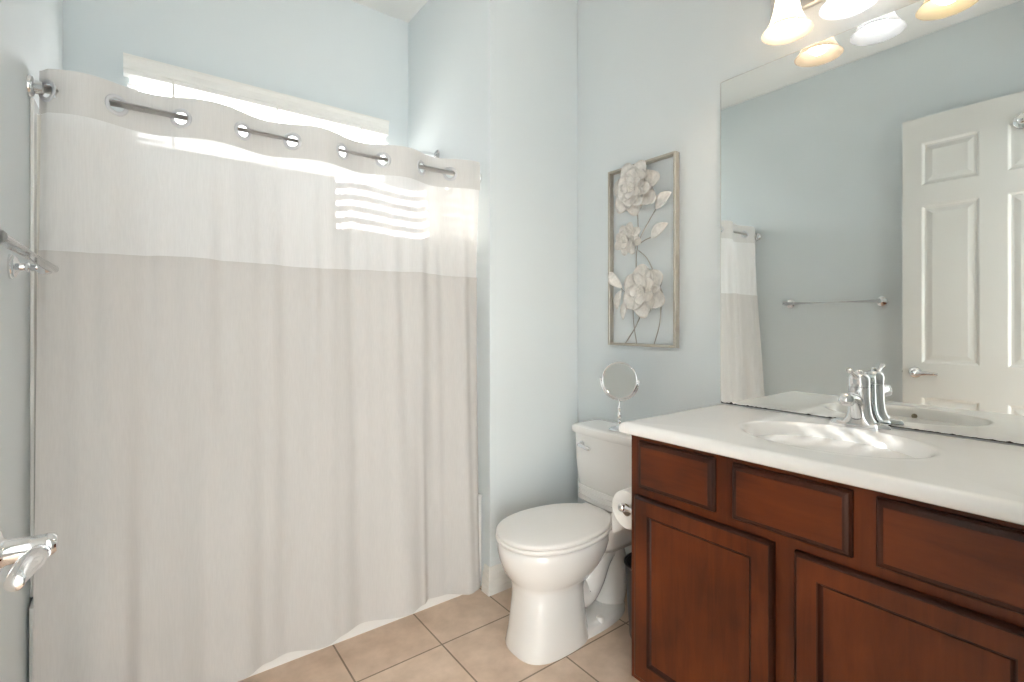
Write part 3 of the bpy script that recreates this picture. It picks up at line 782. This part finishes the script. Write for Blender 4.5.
def tank_ring(z, g=0.0, hw=0.225):
    """bowed front, flat back"""
    pts = []; n = 22
    xb = 1.783 + min(g, 0.004)
    for k in range(n + 1):
        s = -1 + 2 * k / n
        y = TC + s * (hw + g)
        edge = max(0, (abs(s) - 0.86) / 0.14)
        x = 1.590 - g + 0.022 * s * s + 0.045 * edge ** 2.6
        pts.append((x, y, z))
    pts.append((xb - 0.02, TC + hw + g, z)); pts.append((xb, TC + hw + g - 0.02, z)); pts.append((xb, TC - hw - g + 0.02, z)); pts.append((xb - 0.02, TC - hw - g, z))
    return pts
bm = B(); rings = [tank_ring(0.3975, -0.030), tank_ring(0.401, -0.020), tank_ring(0.406, -0.017)]
z = 0.407
for k in range(3):
    rings += [tank_ring(z, -0.015), tank_ring(z + 0.002, -0.011), tank_ring(z + 0.020, -0.0105), tank_ring(z + 0.022, -0.0145)]
    z += 0.0235
rings += [tank_ring(z, -0.013), tank_ring(z + 0.004, -0.010), tank_ring(0.59, -0.004), tank_ring(0.7105, 0.0)]
add_loft(bm, rings); new_obj('tank', bm, PORC, to, 40)
bm = B(); add_loft(bm, [tank_ring(0.711, 0.004), tank_ring(0.713, 0.009), tank_ring(0.719, 0.012), tank_ring(0.738, 0.012), tank_ring(0.744, 0.009), tank_ring(0.747, 0.002), tank_ring(0.7475, -0.02)]); new_obj('tank_lid', bm, PORC, to, 40)
fy_ = TC + 0.150; fxx = 1.5985
bm = B(); add_lathe(bm, (fxx + 0.005, fy_, 0.664), (-1, 0, 0), [(0.017, 0), (0.017, 0.005), (0.013, 0.009), (0.009, 0.010), (0.009, 0.018)], 20)
add_tube(bm, spline([(fxx - 0.016, fy_ + 0.006, 0.664), (fxx - 0.018, fy_ - 0.02, 0.663), (fxx - 0.018, fy_ - 0.045, 0.659), (fxx - 0.015, fy_ - 0.065, 0.656)], 4), [0.008] * 8 + [0.009, 0.0095, 0.009, 0.0085, 0.007], 12)
new_obj('flush_lever', bm, CHROME, to, 40)

# make-up mirror on the tank
mk = thing('makeup_mirror', 'small round chrome make-up mirror standing on the toilet tank', 'mirror', (1.668, 1.442, 0.7478))
mc = Vector((1.668, 1.442, 0.966)); md_ = Vector((-0.925, -0.375, 0.06)).normalized()
bm = B(); add_lathe(bm, (mc.x, mc.y, 0.7478), (0, 0, 1), [(0.047, 0), (0.047, 0.004), (0.040, 0.009), (0.022, 0.014), (0.009, 0.02), (0.006, 0.028), (0.006, 0.034)], 32); new_obj('base', bm, CHROME, mk, 45)
bm = B(); add_lathe(bm, (mc.x, mc.y, 0.781), (0, 0, 1), [(0.006, 0), (0.009, 0.004), (0.006, 0.008), (0.0055, 0.014), (0.009, 0.018), (0.0095, 0.04), (0.006, 0.044), (0.005, 0.055), (0.008, 0.059), (0.008, 0.066), (0.005, 0.07), (0.005, 0.100)], 20); new_obj('stem', bm, CHROME, mk, 45)
_, mu, mv = frame_of(md_)
hu = Vector((md_.y, -md_.x, 0)).normalized()
bm = B(); pts = [mc + hu * (0.086 * math.cos(a)) + Vector((0, 0, 0.086 * math.sin(a))) for a in [PI + PI * 0.97 * (k / 30) + PI * 0.015 for k in range(31)]]
add_tube(bm, pts, 0.0036, 10); 
for s in (-1, 1): add_sphere(bm, mc + hu * 0.086 * s, 0.0055)
new_obj('yoke', bm, CHROME, mk, True)
bm = B(); add_torus(bm, mc, md_, 0.0775, 0.0042, 40, 10); rim = new_obj('rim', bm, CHROME, mk, True)
bm = B(); add_lathe(bm, mc, md_, [(0.0765, -0.004), (0.0765, 0.0025)], 40); new_obj('glass', bm, MIRR, mk, 40)

# toilet paper on the cabinet side
hp = thing('toilet_paper_holder', 'chrome toilet paper holder on the vanity side facing the toilet', 'paper holder', (1.34, VY1, 0.60))
PYc = VY1 + 0.070; PZ = 0.603
bm = B(); add_tube(bm, [(1.282, PYc, PZ), (1.414, PYc, PZ)], 0.0065, 14); new_obj('spindle', bm, CHROME, hp, 40)
for x, d in ((1.280, -1), (1.416, 1)):
    bm = B(); add_lathe(bm, (x, VY1, PZ), (0, 1, 0), [(0.022, 0), (0.022, 0.004), (0.016, 0.009), (0.008, 0.013), (0.007, 0.045), (0.009, 0.055), (0.009, 0.075)], 20)
    add_sphere(bm, (x + d * 0.003, PYc, PZ), 0.0145)
    new_obj('post', bm, CHROME, hp, 45)
pr = thing('toilet_paper_roll', 'white toilet paper roll on the chrome holder beside the toilet', 'toilet paper', (1.348, PYc, PZ - 0.05))
RC = Vector((1.348, PYc, PZ - 0.013))
bm = B(); n = 40
def circ(r, x): return [(x, RC.y + r * math.cos(2 * PI * k / n), RC.z + r * math.sin(2 * PI * k / n)) for k in range(n)]
add_loft(bm, [circ(0.0205, 1.298), circ(0.062, 1.298), circ(0.0635, 1.300), circ(0.0635, 1.396), circ(0.062, 1.398), circ(0.0205, 1.398), circ(0.0205, 1.298)], True, False, False)
bm2 = B(); add_loft(bm2, [circ(0.0203, 1.2975), circ(0.0203, 1.3985), circ(0.0192, 1.3985), circ(0.0192, 1.2975), circ(0.0203, 1.2975)], True, False, False)
add_box(bm, 1.2995, 1.3965, RC.y + 0.0620, RC.y + 0.0632, RC.z - 0.10, RC.z)
new_obj('paper', bm, PAPER, pr, 40); new_obj('core', bm2, CARD, pr, 40)

# waste bin
bn = thing('waste_bin', 'small black waste bin on the floor between toilet and vanity', 'waste bin', (1.575, 1.205, 0))
bm = B(); n = 36
def cb(r, z): return [(1.575 + r * math.cos(2 * PI * k / n), 1.205 + r * math.sin(2 * PI * k / n), z) for k in range(n)]
add_loft(bm, [cb(0.078, 0.001), cb(0.080, 0.006), cb(0.098, 0.285), cb(0.095, 0.285), cb(0.076, 0.008)], True, True, True); new_obj('bucket', bm, BLACK, bn, 40)
bm = B(); add_torus(bm, (1.575, 1.205, 0.286), (0, 0, 1), 0.0975, 0.0045, 36, 8); new_obj('rim', bm, BLACK, bn, True)

# ------------------------------------------------------------------ wall art
AX = XR
def art(u, v, x=1.765):
    d = u - 512.0; t = x / (0.6 * F_PX + 0.8 * d)
    return Vector((x, t * (0.8 * F_PX - 0.6 * d), CAM_Z - t * (v - 322.0)))
AY0, AY1, AZ0, AZ1 = 1.229, 1.600, 1.112, 1.931
wa = thing('wall_art', 'framed whitewashed metal flower wall art above the toilet tank', 'wall art', (AX, (AY0 + AY1) / 2, AZ0))
bm = B(); fw = 0.011
for a in ((AY0, AY0 + fw, AZ0, AZ1), (AY1 - fw, AY1, AZ0, AZ1), (AY0 + fw, AY1 - fw, AZ0, AZ0 + fw), (AY0 + fw, AY1 - fw, AZ1 - fw, AZ1)):
    add_box(bm, AX - 0.032, AX - 0.002, a[0], a[1], a[2], a[3], 0.0015, 1)
new_obj('frame', bm, ARTF, wa)
def petal_bm(c, ang, L, W, lift, base=0.008, cup=0.30):
    """cupped petal growing outward in the wall plane from c"""
    bm = B(); nu, nv = 9, 8
    dirv = Vector((0, math.cos(ang), math.sin(ang))); side = Vector((0, -math.sin(ang), math.cos(ang))); out = Vector((-1, 0, 0))
    front = []; back = []
    for i in range(nu + 1):
        t = i / nu
        w = W * (math.sin(PI * min(1, (t * 0.66 + 0.10))) ** 0.7)
        rf = []; rb = []
        for j in range(nv + 1):
            s = -1 + 2 * j / nv
            h = lift + L * cup * (t ** 1.7) + 0.18 * w * s * s * 1.2 - 0.1 * w
            dd = base + L * (t - 0.30 * (abs(s) ** 2.4) * t * t)
            p = c + dirv * dd + side * (w * s) + out * h
            rf.append(bm.verts.new(p + out * 0.0008)); rb.append(bm.verts.new(p - out * 0.0008))
        front.append(rf); back.append(rb)
    for i in range(nu):
        for j in range(nv):
            bm.faces.new((front[i][j], front[i + 1][j], front[i + 1][j + 1], front[i][j + 1]))
            bm.faces.new((back[i][j], back[i][j + 1], back[i + 1][j + 1], back[i + 1][j]))
    for i in range(nu):
        for j in (0, nv): bm.faces.new((front[i][j], front[i + 1][j], back[i + 1][j], back[i][j]))
    for j in range(nv):
        for i in (0, nu): bm.faces.new((front[i][j], front[i][j + 1], back[i][j + 1], back[i][j]))
    return bm
def flower(c, layers, lab, stam=0.02):
    bm = B(); add_lathe(bm, c + Vector((0.012, 0, 0)), (-1, 0, 0), [(0.012, 0), (0.014, 0.008), (0.012, 0.016), (0.002, 0.018)], 16)
    f = new_obj('flower', bm, STAM, wa, 40); f['label'] = lab
    for n_, L, W, lift, a0, cup in layers:
        for k in range(n_):
            a = a0 + 2 * PI * k / n_ + random.uniform(-0.08, 0.08)
            new_obj('petal', petal_bm(c, a, L * random.uniform(0.93, 1.06), W, lift, 0.006, cup), ARTP, f, True)
    bm = B(); random.seed(11)
    for k in range(22):
        a = 2.399 * k; r = stam * 1.1 * math.sqrt(k / 22.0)
        tip = c + Vector((-0.030 - 0.008 * random.random(), r * math.cos(a), r * math.sin(a)))
        add_tube(bm, [c + Vector((-0.006, r * 0.4 * math.cos(a), r * 0.4 * math.sin(a))), tip], 0.0016, 6)
        add_sphere(bm, tip, 0.0048, n=8, m=6)
    new_obj('stamens', bm, STAM, f, True)
F1, F2, F3 = art(635.5, 188.5), art(629.5, 239.5), art(645, 290.5)
flower(F1, [(7, 0.125, 0.052, 0.000, 0.2, 0.10), (7, 0.088, 0.042, 0.010, 0.6, 0.22), (5, 0.050, 0.024, 0.020, 0.1, 0.25)], 'large many-petalled flower at the top', 0.018)
flower(F2, [(8, 0.072, 0.028, 0.002, 0.3, 0.18), (6, 0.042, 0.017, 0.012, 0.0, 0.22)], 'small flower in the middle', 0.016)
flower(F3, [(6, 0.115, 0.056, 0.000, 0.5, 0.16), (5, 0.066, 0.031, 0.012, 0.0, 0.22)], 'large flower at the bottom', 0.019)
def stem(us, r=0.0024):
    bm = B(); add_tube(bm, spline([art(*q, 1.778) for q in us], 6), r, 8); new_obj('stem', bm, ARTS, wa, True)
stem([(637, 205), (638.5, 235), (636.5, 255), (636, 276)])
stem([(657, 207), (649, 221), (642, 234), (637, 246)])
stem([(652, 237), (645, 240), (638, 245)])
stem([(638, 250), (646, 257), (652, 268), (655, 280)])
stem([(633, 308), (634, 325), (637, 346)])
stem([(643, 308), (636, 326), (624, 345.5)])
stem([(661, 300), (660, 322), (653.5, 346.5)])
stem([(610, 274), (620, 287), (626, 293), (634, 300)], 0.002)
def leaf(p0, p1, W, sgn=1):
    a = art(*p0, 1.770); b_ = art(*p1, 1.770)
    d = b_ - a; L = d.length; ang = math.atan2(d.z, d.y)
    bm = B(); nu, nv = 12, 6
    dirv = d.normalized(); side = Vector((0, -dirv.z, dirv.y)); out = Vector((-1, 0, 0)); F = []; K = []
    for i in range(nu + 1):
        t = i / nu; w = max(0.0006, W * math.sin(PI * t) ** 0.8)
        rf, rb = [], []
        for j in range(nv + 1):
            s = -1 + 2 * j / nv
            p = a + dirv * (L * t) + side * (w * s) + out * (0.012 * math.sin(PI * t) + 0.25 * w * s * sgn + 0.2 * w * s * s)
            rf.append(bm.verts.new(p + out * 0.0008)); rb.append(bm.verts.new(p - out * 0.0008))
        F.append(rf); K.append(rb)
    for i in range(nu):
        for j in range(nv):
            bm.faces.new((F[i][j], F[i + 1][j], F[i + 1][j + 1], F[i][j + 1])); bm.faces.new((K[i][j], K[i][j + 1], K[i + 1][j + 1], K[i + 1][j]))
        for j in (0, nv): bm.faces.new((F[i][j], F[i + 1][j], K[i + 1][j], K[i][j]))
    for j in range(nv):
        for i in (0, nu): bm.faces.new((F[i][j], F[i][j + 1], K[i][j + 1], K[i][j]))
    new_obj('leaf', bm, ARTP, wa, True)
leaf((655.5, 208.5), (671.5, 192), 0.034)
leaf((651, 238), (668, 223), 0.030)
leaf((622, 288), (609.5, 272), 0.024, -1)
leaf((621.5, 290), (617, 310), 0.026, -1)
leaf((629, 297), (623, 320), 0.024, -1)
